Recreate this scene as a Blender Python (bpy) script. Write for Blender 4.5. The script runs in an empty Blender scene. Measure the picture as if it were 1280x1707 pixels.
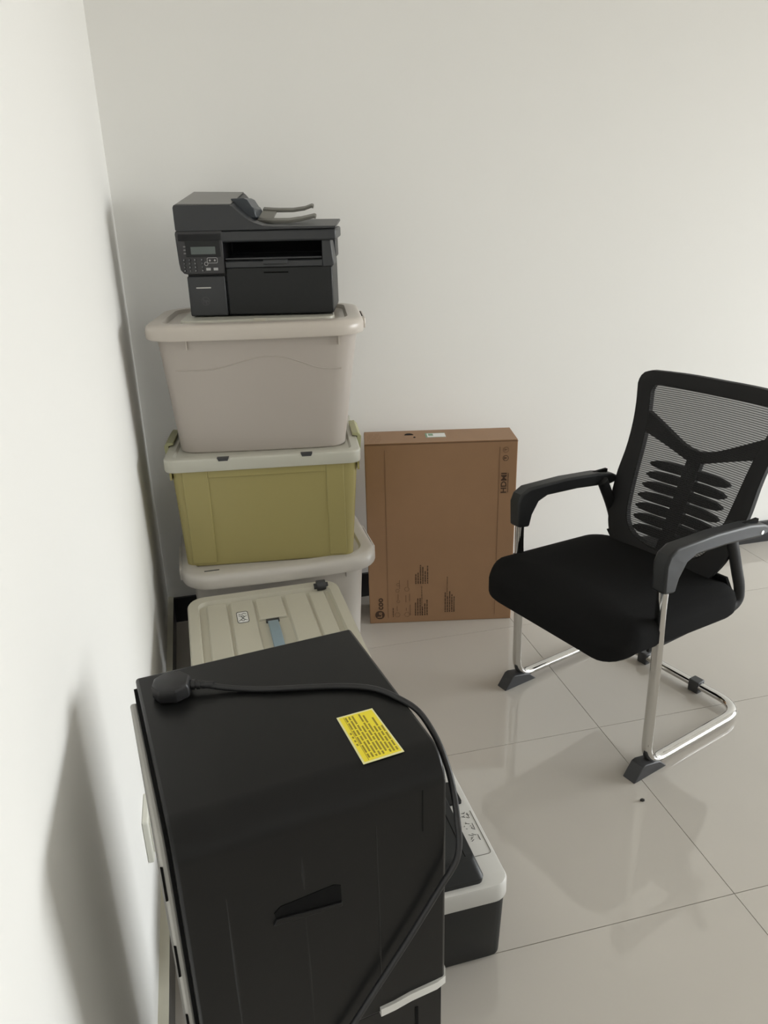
import bpy, bmesh, math, random
from mathutils import Vector, Matrix
random.seed(7)
PI = math.pi
R = math.radians
sc = bpy.context.scene
C = bpy.context.collection

# ---------------------------------------------------------------- camera
F_PX, W_PX, H_PX = 1281.0, 1280.0, 1707.0
PITCH, VPX, CAM_X, CAM_H, ROLL = R(21.80), 308.74, 0.196, 1.457, R(-1.395)
yaw = math.atan((640 - VPX) / (F_PX / math.cos(PITCH)))
fw = Vector((math.sin(yaw) * math.cos(PITCH), math.cos(yaw) * math.cos(PITCH), -math.sin(PITCH)))
r0 = Vector((math.cos(yaw), -math.sin(yaw), 0)); u0 = r0.cross(fw)
cr = r0 * math.cos(ROLL) + u0 * math.sin(ROLL); cu = u0 * math.cos(ROLL) - r0 * math.sin(ROLL)
cam = bpy.data.cameras.new('camera'); cam.sensor_fit = 'AUTO'; cam.sensor_width = 36.0
cam.lens = F_PX / H_PX * 36.0; cam.clip_start = 0.02
co = bpy.data.objects.new('camera', cam); C.objects.link(co)
m = Matrix.Identity(4)
for i in range(3):
    m[i][0], m[i][1], m[i][2] = cr[i], cu[i], -fw[i]
m[0][3], m[1][3], m[2][3] = CAM_X, 0.0, CAM_H
co.matrix_world = m
sc.camera = co

# ---------------------------------------------------------------- sky, exposure
vs = sc.view_settings
vs.view_transform = 'Standard'; vs.look = 'None'; vs.gamma = 1.0; vs.use_curve_mapping = False
vs.exposure = 0.06
sc.cycles.max_bounces = 10; sc.cycles.diffuse_bounces = 6; sc.cycles.glossy_bounces = 4
sc.cycles.transparent_max_bounces = 12
sc.cycles.sample_clamp_indirect = 6.0
wd = bpy.data.worlds.new('sky'); sc.world = wd; wd.use_nodes = True
nt = wd.node_tree
bg = nt.nodes['Background']
tc = nt.nodes.new('ShaderNodeTexCoord'); sp = nt.nodes.new('ShaderNodeSeparateXYZ')
rp = nt.nodes.new('ShaderNodeValToRGB')                       # overcast: pale ground, bright horizon, softer zenith
mr = nt.nodes.new('ShaderNodeMapRange')
mr.inputs['From Min'].default_value = -1; mr.inputs['From Max'].default_value = 1
nt.links.new(tc.outputs['Generated'], sp.inputs[0]); nt.links.new(sp.outputs['Z'], mr.inputs['Value'])
nt.links.new(mr.outputs[0], rp.inputs[0]); nt.links.new(rp.outputs[0], bg.inputs['Color'])
e = rp.color_ramp.elements
e[0].position = 0.40; e[0].color = (0.20, 0.195, 0.18, 1)
e[1].position = 1.0; e[1].color = (0.62, 0.70, 0.82, 1)
k = e.new(0.49); k.color = (0.45, 0.44, 0.42, 1)
k = e.new(0.56); k.color = (0.97, 1, 1.0, 1)
bg.inputs['Strength'].default_value = 17.0

ROOM_X, ROOM_Y0, ROOM_Y1, ROOM_Z = 7.0, -3.5, 2.693, 2.9
WIN_Y0, WIN_Y1, WIN_Z0, WIN_Z1 = -1.5, 2.4, 0.5, 2.7
pl = bpy.data.lights.new('window_portal', 'AREA'); pl.shape = 'RECTANGLE'
pl.size = WIN_Z1 - WIN_Z0; pl.size_y = WIN_Y1 - WIN_Y0; pl.cycles.is_portal = True
po = bpy.data.objects.new('window_portal', pl); C.objects.link(po)
po.location = (ROOM_X + 0.1, (WIN_Y0 + WIN_Y1) / 2, (WIN_Z0 + WIN_Z1) / 2)
po.rotation_euler = (0, R(90), 0)


# ---------------------------------------------------------------- helpers
def mat(name, col, rough=0.5, metal=0.0, spec=0.5, noise=0.0, nscale=30.0, bump=0.0, bscale=200.0, coat=0.0, sub=0.0):
    M = bpy.data.materials.new(name); M.use_nodes = True
    t = M.node_tree; b = t.nodes['Principled BSDF']
    b.inputs['Base Color'].default_value = (*col, 1); b.inputs['Roughness'].default_value = rough
    b.inputs['Metallic'].default_value = metal; b.inputs['Specular IOR Level'].default_value = spec
    if coat: b.inputs['Coat Weight'].default_value = coat; b.inputs['Coat Roughness'].default_value = 0.08
    tcn = t.nodes.new('ShaderNodeTexCoord')
    if noise:
        n = t.nodes.new('ShaderNodeTexNoise'); n.inputs['Scale'].default_value = nscale; n.inputs['Detail'].default_value = 5
        mx = t.nodes.new('ShaderNodeMix'); mx.data_type = 'RGBA'
        mx.inputs['A'].default_value = (*[c * (1 - noise) for c in col], 1)
        mx.inputs['B'].default_value = (*[min(1, c * (1 + noise)) for c in col], 1)
        t.links.new(tcn.outputs['Object'], n.inputs['Vector']); t.links.new(n.outputs['Fac'], mx.inputs['Factor'])
        t.links.new(mx.outputs['Result'], b.inputs['Base Color'])
    if bump:
        n2 = t.nodes.new('ShaderNodeTexNoise'); n2.inputs['Scale'].default_value = bscale; n2.inputs['Detail'].default_value = 3
        bn = t.nodes.new('ShaderNodeBump'); bn.inputs['Strength'].default_value = bump; bn.inputs['Distance'].default_value = 0.002
        t.links.new(tcn.outputs['Object'], n2.inputs['Vector']); t.links.new(n2.outputs['Fac'], bn.inputs['Height'])
        t.links.new(bn.outputs[0], b.inputs['Normal'])
    return M


def ob(name, bm, material, parent=None, smooth=True, bevel=0.0, seg=2, angle=35, loc=None):
    bmesh.ops.recalc_face_normals(bm, faces=bm.faces)
    if smooth:
        for f in bm.faces: f.smooth = True
        for ed in bm.edges:
            if len(ed.link_faces) == 2 and ed.calc_face_angle(0) > R(angle): ed.smooth = False
    me = bpy.data.meshes.new(name); bm.to_mesh(me); bm.free()
    me.materials.append(material)
    o = bpy.data.objects.new(name, me); C.objects.link(o)
    if parent is not None: o.parent = parent
    if loc: o.location = loc
    if bevel:
        md = o.modifiers.new('bevel', 'BEVEL'); md.width = bevel; md.segments = seg; md.limit_method = 'ANGLE'; md.angle_limit = R(40)
        md.harden_normals = False
    return o


def thing(name, label, cat, loc=(0, 0, 0), rz=0.0, group=None):
    o = bpy.data.objects.new(name, None); C.objects.link(o); o.empty_display_size = 0.05
    o.location = loc; o.rotation_euler = (0, 0, rz); o['label'] = label; o['category'] = cat
    if group: o['group'] = group
    return o


def tag(o, label, cat, group=None):
    o['label'] = label; o['category'] = cat
    if group: o['group'] = group
    return o


def B(): return bmesh.new()


def box(bm, x0, x1, y0, y1, z0, z1):
    v = [bm.verts.new(p) for p in ((x0, y0, z0), (x1, y0, z0), (x1, y1, z0), (x0, y1, z0), (x0, y0, z1), (x1, y0, z1), (x1, y1, z1), (x0, y1, z1))]
    for f in ((3, 2, 1, 0), (4, 5, 6, 7), (0, 1, 5, 4), (1, 2, 6, 5), (2, 3, 7, 6), (3, 0, 4, 7)): bm.faces.new([v[i] for i in f])
    return bm


def bx(*a): return box(B(), *a)


def prism(bm, poly, axis, a, b, fn=None):
    """extrude a 2-D polygon along an axis: 'x' takes (y,z), 'y' takes (x,z), 'z' takes (x,y)"""
    def P(p, t):
        q = {'x': (t, p[0], p[1]), 'y': (p[0], t, p[1]), 'z': (p[0], p[1], t)}[axis]
        return fn(*q) if fn else q
    lo = [bm.verts.new(P(p, a)) for p in poly]; hi = [bm.verts.new(P(p, b)) for p in poly]
    n = len(poly)
    bm.faces.new(lo); bm.faces.new(hi[::-1])
    for i in range(n): bm.faces.new((lo[i], hi[i], hi[(i + 1) % n], lo[(i + 1) % n]))
    return bm


def rrect(cx, cy, w, d, r, n=6, bulge=0.0):
    """rounded rectangle outline, anticlockwise; the front side (-y) can bulge out"""
    r = min(r, w / 2 - 1e-4, d / 2 - 1e-4); pts = []
    for (sx, sy, a0) in ((1, 1, 0), (-1, 1, 90), (-1, -1, 180), (1, -1, 270)):
        for i in range(n + 1):
            a = R(a0 + 90 * i / n)
            pts.append((cx + sx * (w / 2 - r) + r * math.cos(a), cy + sy * (d / 2 - r) + r * math.sin(a)))
        if sx == -1 and sy == -1:
            m_ = 9; x0, x1 = cx - (w / 2 - r), cx + (w / 2 - r)
            pts += [(x0 + (x1 - x0) * i / m_, cy - d / 2) for i in range(1, m_)]
    if bulge:
        pts = [(x, y - bulge * max(0, 1 - ((x - cx) / (w / 2)) ** 2) * (max(0, cy - y) / (d / 2))) for x, y in pts]
    return pts


def loft(bm, rings, cap0=True, cap1=True):
    """rings = list of lists of 3-D points of one length"""
    V = [[bm.verts.new(p) for p in rg] for rg in rings]; n = len(V[0])
    for a, b in zip(V, V[1:]):
        for i in range(n): bm.faces.new((a[i], a[(i + 1) % n], b[(i + 1) % n], b[i]))
    if cap0: bm.faces.new(V[0][::-1])
    if cap1: bm.faces.new(V[-1])
    return bm


def rings(spec, n=6):
    return [[(x, y, s[5]) for x, y in rrect(s[0], s[1], s[2], s[3], s[4], n, s[6] if len(s) > 6 else 0.0)] for s in spec]


def fillet(pts, r, n=6):
    out = [Vector(pts[0])]
    for i in range(1, len(pts) - 1):
        p, a, b = Vector(pts[i]), Vector(pts[i - 1]), Vector(pts[i + 1])
        rr = r[i] if isinstance(r, (list, tuple)) else r
        da, db = (a - p), (b - p); k_ = min(rr, da.length * 0.49, db.length * 0.49)
        s, t = p + da.normalized() * k_, p + db.normalized() * k_
        for j in range(n + 1):
            q = j / n; out.append(s * (1 - q) ** 2 + p * 2 * q * (1 - q) + t * q * q)
    out.append(Vector(pts[-1])); return out


def smooth_path(pts, n=8):
    P = [Vector(p) for p in pts]; P = [P[0] * 2 - P[1]] + P + [P[-1] * 2 - P[-2]]; out = []
    for i in range(1, len(P) - 2):
        for j in range(n):
            t = j / n; a, b, c, d = P[i - 1:i + 3]
            out.append(0.5 * ((2 * b) + (c - a) * t + (2 * a - 5 * b + 4 * c - d) * t * t + (3 * b - a - 3 * c + d) * t ** 3))
    out.append(P[-2]); return out


def tube(bm, pts, rx, ry=None, up=(0, 0, 1), n=12, caps=True):
    """sweep an ellipse: rx across (perpendicular to the reference), ry in the path's own plane; frame carried along"""
    ry = ry or rx; pts = [Vector(p) for p in pts]; side = None; R_ = []
    for i, p in enumerate(pts):
        t = (pts[min(i + 1, len(pts) - 1)] - pts[max(i - 1, 0)]).normalized()
        if side is None:
            side = t.cross(Vector(up))
            if side.length < 1e-4: side = t.cross(Vector((1, 0, 0)))
        side = (side - t * side.dot(t)).normalized(); nn = t.cross(side)
        R_.append([p + side * (rx * math.cos(2 * PI * j / n)) + nn * (ry * math.sin(2 * PI * j / n)) for j in range(n)])
    return loft(bm, R_, caps, caps)


def cyl(bm, p0, p1, r0_, r1_=None, n=16):
    p0, p1 = Vector(p0), Vector(p1); t = (p1 - p0).normalized()
    s = t.cross(Vector((0, 0, 1))); s = s if s.length > 1e-4 else Vector((1, 0, 0)); s.normalize(); q = t.cross(s)
    r1_ = r0_ if r1_ is None else r1_
    return loft(bm, [[p + s * (r * math.cos(2 * PI * j / n)) + q * (r * math.sin(2 * PI * j / n)) for j in range(n)] for p, r in ((p0, r0_), (p1, r1_))])


def text_mesh(name, s, size, material, parent, M4, depth=0.0004, bold=0.0, xs=1.0):
    cu_ = bpy.data.curves.new(name, 'FONT'); cu_.body = s; cu_.size = size; cu_.extrude = depth; cu_.offset = bold
    cu_.align_x = 'CENTER'; cu_.align_y = 'CENTER'; cu_.resolution_u = 3
    tmp = bpy.data.objects.new(name, cu_); C.objects.link(tmp)
    dg = bpy.context.evaluated_depsgraph_get()
    me = bpy.data.meshes.new_from_object(tmp.evaluated_get(dg))
    bpy.data.objects.remove(tmp)
    me.transform(M4 @ Matrix.Diagonal((xs, 1, 1, 1))); me.materials.clear(); me.materials.append(material)
    o = bpy.data.objects.new(name, me); C.objects.link(o); o.parent = parent
    return o


def basis(origin, ax, ay):
    ax, ay = Vector(ax).normalized(), Vector(ay).normalized(); az = ax.cross(ay)
    M_ = Matrix.Identity(4)
    for i in range(3): M_[i][0], M_[i][1], M_[i][2], M_[i][3] = ax[i], ay[i], az[i], origin[i]
    return M_


# ---------------------------------------------------------------- materials
M_WALL = mat('wall_paint', (0.875, 0.87, 0.845), 0.7, spec=0.25, bump=0.06, bscale=90)
M_WALLF = mat('grey_wall_paint', (0.84, 0.83, 0.81), 0.8)
M_CEIL = mat('ceiling_paint', (0.88, 0.87, 0.85), 0.8)
M_TILE = mat('polished_tile', (0.53, 0.495, 0.445), 0.06, spec=0.75, noise=0.04, nscale=3.0)
M_GROUT = mat('grout', (0.30, 0.275, 0.24), 0.8)
M_SKIRT = mat('black_skirting', (0.022, 0.022, 0.024), 0.3)
M_CAP = mat('skirting_top', (0.62, 0.60, 0.50), 0.6, noise=0.08, nscale=20)
M_ALU = mat('window_frame', (0.6, 0.6, 0.6), 0.4, metal=0.6)
M_BLACK = mat('black_plastic', (0.010, 0.011, 0.0115), 0.42, spec=0.35, bump=0.03, bscale=900)
M_BLACK2 = mat('charcoal_plastic', (0.030, 0.032, 0.035), 0.40, bump=0.03, bscale=700)
M_DARK = mat('dark_recess', (0.003, 0.003, 0.003), 0.8, spec=0.15)  # shade inside slots, grooves and holes put into the colour; also the seal
M_SHELL = mat('black_shell', (0.007, 0.007, 0.007), 0.33, spec=0.28, noise=0.1, nscale=6, bump=0.02, bscale=500)
M_DOOR = mat('grey_panel', (0.42, 0.41, 0.38), 0.45)
M_SILVER = mat('silver_trim', (0.62, 0.61, 0.58), 0.35)
M_YEL = mat('yellow_label', (0.95, 0.80, 0.04), 0.5)
M_YELD = mat('label_print', (0.32, 0.25, 0.02), 0.6)
M_YELE = mat('label_edge', (0.86, 0.82, 0.45), 0.5)
M_CORD = mat('black_cord', (0.014, 0.014, 0.015), 0.45)
M_BINT = mat('grey_beige_plastic', (0.46, 0.415, 0.375), 0.33, spec=0.4)
M_BINL = mat('pale_grey_beige_plastic', (0.56, 0.51, 0.455), 0.30, spec=0.45)
M_YBIN = mat('olive_yellow_plastic', (0.36, 0.31, 0.125), 0.33, spec=0.4)
M_YLID = mat('pale_grey_green_plastic', (0.52, 0.51, 0.44), 0.33)
M_LATCH = mat('green_yellow_latch', (0.40, 0.40, 0.22), 0.4)
M_WBIN = mat('white_plastic', (0.56, 0.53, 0.49), 0.3)
M_SLID = mat('cream_plastic', (0.56, 0.535, 0.445), 0.38)
M_BLUE = mat('blue_grey_handle', (0.25, 0.33, 0.38), 0.35)
M_STK = mat('white_sticker', (0.78, 0.78, 0.76), 0.5)
M_INK = mat('black_ink', (0.02, 0.02, 0.02), 0.6)
M_CARD = mat('cardboard', (0.31, 0.177, 0.092), 0.55, spec=0.5, noise=0.06, nscale=14, bump=0.08, bscale=160)
M_CARDI = mat('carton_print', (0.075, 0.045, 0.03), 0.8, spec=0.2)
M_CARDL = mat('carton_print_light', (0.19, 0.11, 0.065), 0.8, spec=0.2)
M_GREENP = mat('label_green', (0.20, 0.33, 0.22), 0.6)
M_CHROME = mat('chrome', (0.60, 0.59, 0.57), 0.07, metal=1.0)
M_SEAT = mat('black_mesh_fabric', (0.0105, 0.0105, 0.0105), 0.95, spec=0.1, bump=0.3, bscale=600)
M_CHPL = mat('chair_plastic', (0.009, 0.009, 0.0095), 0.6, spec=0.3)
M_PAD = mat('armrest_plastic', (0.016, 0.017, 0.018), 0.45, spec=0.4)
M_FOOT = mat('dark_foot_plastic', (0.04, 0.041, 0.044), 0.5)
M_LCD = mat('lcd_glass', (0.10, 0.12, 0.115), 0.25)
M_KEY = mat('pale_key_print', (0.42, 0.42, 0.42), 0.5)
M_FLAP = mat('blue_black_plastic', (0.030, 0.038, 0.048), 0.35)
M_TRAY = mat('grey_tray_plastic', (0.15, 0.145, 0.125), 0.45)
M_WHITE = mat('white_casing', (0.56, 0.55, 0.52), 0.35)
M_PLATE = mat('socket_plastic', (0.74, 0.735, 0.66), 0.35)
M_CRUMB = mat('dark_crumb', (0.03, 0.028, 0.024), 0.9)

# woven net of the chair back: fine horizontal threads, see-through gaps
M_NET = bpy.data.materials.new('net_fabric'); M_NET.use_nodes = True
t = M_NET.node_tree; b = t.nodes['Principled BSDF']; out = t.nodes['Material Output']
b.inputs['Base Color'].default_value = (0.012, 0.012, 0.013, 1); b.inputs['Roughness'].default_value = 0.8
tr = t.nodes.new('ShaderNodeBsdfTransparent'); mx = t.nodes.new('ShaderNodeMixShader')
tcn = t.nodes.new('ShaderNodeTexCoord'); wv = t.nodes.new('ShaderNodeTexWave')
wv.wave_type = 'BANDS'; wv.bands_direction = 'Z'; wv.inputs['Scale'].default_value = 54.0
wv.inputs['Distortion'].default_value = 0.15
mrn = t.nodes.new('ShaderNodeMapRange'); mrn.inputs['To Min'].default_value = 0.62; mrn.inputs['To Max'].default_value = 0.93
t.links.new(tcn.outputs['Object'], wv.inputs['Vector']); t.links.new(wv.outputs['Fac'], mrn.inputs['Value'])
t.links.new(mrn.outputs[0], mx.inputs['Fac']); t.links.new(tr.outputs[0], mx.inputs[1]); t.links.new(b.outputs[0], mx.inputs[2])
t.links.new(mx.outputs[0], out.inputs['Surface'])

M_GLASS = bpy.data.materials.new('window_glass'); M_GLASS.use_nodes = True
t = M_GLASS.node_tree; out = t.nodes['Material Output']; t.nodes.remove(t.nodes['Principled BSDF'])
tr = t.nodes.new('ShaderNodeBsdfTransparent'); gl = t.nodes.new('ShaderNodeBsdfGlossy'); gl.inputs['Roughness'].default_value = 0.02
fr = t.nodes.new('ShaderNodeFresnel'); fr.inputs['IOR'].default_value = 1.3; mx = t.nodes.new('ShaderNodeMixShader')
t.links.new(fr.outputs[0], mx.inputs['Fac']); t.links.new(tr.outputs[0], mx.inputs[1]); t.links.new(gl.outputs[0], mx.inputs[2])
t.links.new(mx.outputs[0], out.inputs['Surface'])


# ================================================================ the room
def struct(name, bm, m_, parent=None, **k_):
    o = ob(name, bm, m_, parent, smooth=False, **k_)
    if parent is None: o['kind'] = 'structure'
    return o


T_ = 0.12
fl = struct('floor', bx(-T_, ROOM_X + T_, ROOM_Y0 - T_, ROOM_Y1 + T_, -0.15, -0.003), M_GROUT)
TS, TX0, TY0 = 0.6155, 1.2405, 1.065; TSX = 2 * TS           # tile pitch and one joint crossing
tile_me = None
ix0 = math.floor((0 - TX0) / TSX); iy0 = math.floor((ROOM_Y0 - TY0) / TS)
g = 0.0009
for i in range(ix0, math.ceil((ROOM_X - TX0) / TSX)):
    for j in range(iy0, math.ceil((ROOM_Y1 - TY0) / TS)):
        xa, xb = max(0, TX0 + i * TSX + g), min(ROOM_X, TX0 + (i + 1) * TSX - g)
        ya, yb = max(ROOM_Y0, TY0 + j * TS + g), min(ROOM_Y1, TY0 + (j + 1) * TS - g)
        if xb - xa < 0.01 or yb - ya < 0.01: continue
        full = abs(xb - xa - TSX + 2 * g) < 1e-6 and abs(yb - ya - TS + 2 * g) < 1e-6
        if full and tile_me:
            o = bpy.data.objects.new('tile', tile_me); C.objects.link(o); o.parent = fl; o.location = ((xa + xb) / 2, (ya + yb) / 2, 0)
        else:
            w_, d_ = (xb - xa) / 2, (yb - ya) / 2
            o = ob('tile', bx(-w_, w_, -d_, d_, -0.003, 0.0), M_TILE, fl, smooth=False, loc=((xa + xb) / 2, (ya + yb) / 2, 0))
            if full: tile_me = o.data
struct('ceiling', bx(-T_, ROOM_X + T_, ROOM_Y0 - T_, ROOM_Y1 + T_, ROOM_Z, ROOM_Z + T_), M_CEIL)
struct('wall_left', bx(-T_, 0, ROOM_Y0 - T_, ROOM_Y1 + T_, 0, ROOM_Z), M_WALL)
struct('wall_back', bx(0, ROOM_X, ROOM_Y1, ROOM_Y1 + T_, 0, ROOM_Z), M_WALL)
struct('wall_front', bx(0, ROOM_X, ROOM_Y0 - T_, ROOM_Y0, 0, ROOM_Z), M_WALLF)
w = B()
box(w, ROOM_X, ROOM_X + T_, ROOM_Y0 - T_, WIN_Y0, 0, ROOM_Z); box(w, ROOM_X, ROOM_X + T_, WIN_Y1, ROOM_Y1 + T_, 0, ROOM_Z)
box(w, ROOM_X, ROOM_X + T_, WIN_Y0, WIN_Y1, 0, WIN_Z0); box(w, ROOM_X, ROOM_X + T_, WIN_Y0, WIN_Y1, WIN_Z1, ROOM_Z)
struct('wall_right', w, M_WALL)
f = B(); q = 0.05
for z_ in (WIN_Z0, WIN_Z1 - q): box(f, ROOM_X + 0.03, ROOM_X + 0.09, WIN_Y0, WIN_Y1, z_, z_ + q)
NP = 3
for i in range(NP + 1):
    y_ = WIN_Y0 + (WIN_Y1 - WIN_Y0 - q) * i / NP
    box(f, ROOM_X + 0.03, ROOM_X + 0.09, y_, y_ + q, WIN_Z0 + q, WIN_Z1 - q)
wn = struct('window_1', f, M_ALU)
for i in range(NP):
    ya = WIN_Y0 + (WIN_Y1 - WIN_Y0 - q) * i / NP + q; yb = WIN_Y0 + (WIN_Y1 - WIN_Y0 - q) * (i + 1) / NP
    ob('pane', bx(ROOM_X + 0.055, ROOM_X + 0.061, ya, yb, WIN_Z0 + q, WIN_Z1 - q), M_GLASS, wn, smooth=False)
SK = 0.1
o = struct('baseboard_left', bx(0, 0.018, ROOM_Y0, ROOM_Y1, 0, SK), M_SKIRT)
ob('top_edge', bx(0, 0.019, ROOM_Y0, ROOM_Y1, SK, SK + 0.004), M_CAP, o, smooth=False)
o = struct('baseboard_back', bx(0.018, ROOM_X, ROOM_Y1 - 0.012, ROOM_Y1, 0, SK), M_SKIRT)
struct('baseboard_right', bx(ROOM_X - 0.012, ROOM_X, ROOM_Y0, ROOM_Y1 - 0.012, 0, SK), M_SKIRT)
struct('baseboard_front', bx(0.018, ROOM_X - 0.012, ROOM_Y0, ROOM_Y0 + 0.012, 0, SK), M_SKIRT)

# wall socket beside the black appliance
so = thing('wall_socket', 'small cream square wall socket on the left wall beside the black appliance', 'socket', (0, 1.262, 0.325))
ob('plate', bx(0, 0.012, -0.043, 0.043, -0.05, 0.05), M_PLATE, so, bevel=0.003)
ob('socket_insert', bx(0.012, 0.0145, -0.03, 0.03, -0.036, 0.036), M_PLATE, so, bevel=0.001)
s = B()
for y_, z_ in ((-0.011, -0.012), (0.011, -0.012), (0, 0.014)): box(s, 0.0145, 0.0149, y_ - 0.0015, y_ + 0.0015, z_ - 0.006, z_ + 0.006)
ob('contact_slots', s, M_DARK, so, smooth=False)


# ================================================================ storage bins
def bin_body(bot, top, rad, bulge, m_, root, z0, z1, foot=0.004):
    (bcx, bcy, bw, bd), (tcx, tcy, tw, td) = bot, top
    sp_ = [(bcx, bcy, bw - 2 * foot, bd - 2 * foot, rad * 0.8, z0, bulge * 0.4), (bcx, bcy, bw, bd, rad * 0.85, z0 + foot, bulge * 0.4)]
    for i in range(1, 9):
        q_ = i / 8
        sp_.append((bcx + (tcx - bcx) * q_, bcy + (tcy - bcy) * q_, bw + (tw - bw) * q_, bd + (td - bd) * q_, rad * (0.85 + 0.15 * q_),
                    z0 + foot + (z1 - z0 - foot) * q_, bulge * (0.4 + 0.6 * q_)))
    return ob('body', loft(B(), rings(sp_)), m_, root)


def bin_lid(cx, cy, w_, d_, rad, z0, z1, rim, zr, m_, root, bulge=0.0, soft=0.012, sub=0.0):
    """lid with a rounded rim and a sunken top"""
    e_ = soft
    sp_ = [(cx, cy, w_ - 0.012, d_ - 0.012, rad, z0, bulge), (cx, cy, w_ - 0.003, d_ - 0.003, rad, z0 + 0.001, bulge),
           (cx, cy, w_, d_, rad, z0 + 0.005, bulge), (cx, cy, w_, d_, rad, z1 - e_, bulge)]
    for a in (30, 60, 90):
        sp_.append((cx, cy, w_ - 2 * e_ * (1 - math.cos(R(a))), d_ - 2 * e_ * (1 - math.cos(R(a))), rad, z1 - e_ + e_ * math.sin(R(a)), bulge))
    sp_ += [(cx, cy, w_ - 2 * rim, d_ - 2 * rim, max(0.02, rad - rim * 0.6), z1, bulge * 0.5),
            (cx, cy, w_ - 2 * rim - 0.012, d_ - 2 * rim - 0.012, max(0.016, rad - rim * 0.7), zr, bulge * 0.4)]
    return ob('lid', loft(B(), rings(sp_)), m_, root)


def ridge(name, pts, r_, m_, root):
    return ob(name, tube(B(), smooth_path(pts, 6), r_, n=6), m_, root)


# --- lowest bin: white, on the floor
low = thing('storage_bin', 'white plastic storage bin on the floor, lowest of the stack of three', 'storage bin', (0.383, 2.12, 0), 0.0, 'stacked storage bins')
bin_body((0.0, 0.245, 0.50, 0.37), (0.0, 0.225, 0.535, 0.40), 0.07, 0.008, M_WBIN, low, 0.0, 0.408)
bin_lid(0.004, 0.215, 0.604, 0.44, 0.085, 0.402, 0.446, 0.042, 0.439, M_WBIN, low, 0.012, 0.018)
yf = lambda x, z: 0.060 - 0.035 * z / 0.408 - 0.0075 * max(0, 1 - (x / 0.267) ** 2)
ridge('embossed_line', [(x, yf(x, 0.31), 0.302 + 0.03 * math.exp(-(x / 0.11) ** 2)) for x in [-0.19 + 0.038 * i for i in range(11)]], 0.0016, M_WBIN, low)
for x_ in (-0.2, 0.2): ob('tab', bx(x_ - 0.0012, x_ + 0.0012, 0.012, 0.04, 0.375, 0.405), M_WBIN, low, smooth=False)
for sx in (-1, 1):
    h = ob('latch', bx(-0.007, 0.007, 0.10, 0.28, 0.39, 0.432), M_WBIN, low, bevel=0.004, loc=(0.004 + sx * 0.302, 0, 0))
    if sx > 0: ob('slot', bx(-0.006, 0.0005, 0.13, 0.25, 0.432, 0.4335), M_DARK, h, smooth=False)
ob('front_notch', bx(-0.23, -0.185, 0.028, 0.034, 0.4445, 0.4468), M_FOOT, low, bevel=0.001)

# --- middle bin: olive yellow, pale lid
mid = thing('storage_bin', 'olive yellow plastic storage bin with a pale lid, middle of the stack', 'storage bin', (0.357, 2.176, 0.4395), R(-7), 'stacked storage bins')
Zm = 0.4395
bin_body((0.0, 0.20, 0.512, 0.40), (0.006, 0.195, 0.545, 0.415), 0.03, 0.0, M_YBIN, mid, 0.0, 0.318)
bin_lid(0.002, 0.195, 0.572, 0.445, 0.032, 0.312, 0.351, 0.026, 0.344, M_YLID, mid, 0.0, 0.006)
def yfront(z): return 0.0 - 0.0125 * z / 0.318
for x0, x1, d_ in ((-0.235, -0.162, 0.005), (0.182, 0.235, 0.004)):
    p = prism(B(), [(yfront(0.01) + 0.004, 0.012), (yfront(0.01) - d_, 0.012), (yfront(0.3) - d_, 0.312), (yfront(0.3) + 0.004, 0.312)], 'x', x0, x1)
    ob('front_stile', p, M_YBIN, mid, bevel=0.0025)
p = prism(B(), [(yfront(0.29) + 0.004, 0.287), (yfront(0.29) - 0.0045, 0.289), (yfront(0.3) - 0.0045, 0.312), (yfront(0.3) + 0.004, 0.312)], 'x', -0.162, 0.182)
ob('front_rail', p, M_YBIN, mid, bevel=0.0015)
for sx in (-1, 1):
    x_ = 0.006 + sx * 0.274
    ob('tab', bx(x_ - 0.003, x_ + 0.003, -0.004, 0.02, 0.285, 0.314), M_YBIN, mid, smooth=False)
    h = B()
    prism(h, [(0, 0.30), (sx * 0.012, 0.30), (sx * 0.016, 0.352), (sx * 0.006, 0.364), (-sx * 0.012, 0.362), (-sx * 0.012, 0.355), (sx * 0.003, 0.352)], 'y', 0.12, 0.27)
    ob('latch', h, M_LATCH, mid, bevel=0.0015, loc=(0.002 + sx * 0.284, 0, 0))
for x_ in (-0.112, 0.128):
    ob('lid_notch_shade', prism(B(), [(x_ - 0.017, 0.3515), (x_ + 0.017, 0.3515), (x_ + 0.013, 0.3425), (x_ - 0.013, 0.3425)], 'y', -0.0283, -0.012), M_FOOT, mid, smooth=False)  # shadow inside the notch painted as a dark grey block

# --- upper bin: grey beige, printer on its lid
upp = thing('storage_bin', 'grey beige plastic storage bin with wavy embossed line, topmost of the stack', 'storage bin', (0.367, 2.225, 0.7837), R(-9), 'stacked storage bins')
bin_body((-0.003, 0.18, 0.495, 0.36), (0.008, 0.165, 0.565, 0.40), 0.06, 0.014, M_BINT, upp, 0.0, 0.342)
bin_lid(0.003, 0.16, 0.615, 0.435, 0.08, 0.338, 0.380, 0.045, 0.369, M_BINL, upp, 0.016, 0.017)
def uf(x, z):
    q_ = z / 0.342
    return 0.0 - 0.035 * q_ - 0.014 * (0.4 + 0.6 * q_) * max(0, 1 - ((x - 0.003) / (0.25 + 0.033 * q_)) ** 2)
wl = [(-0.225, 0.252), (-0.16, 0.252), (-0.105, 0.257), (-0.05, 0.270), (0.0, 0.283), (0.035, 0.286), (0.08, 0.282), (0.125, 0.267), (0.17, 0.249), (0.205, 0.243), (0.24, 0.242)]
ridge('embossed_line', [(x, uf(x, z), z) for x, z in wl], 0.0018, M_BINT, upp)
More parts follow.
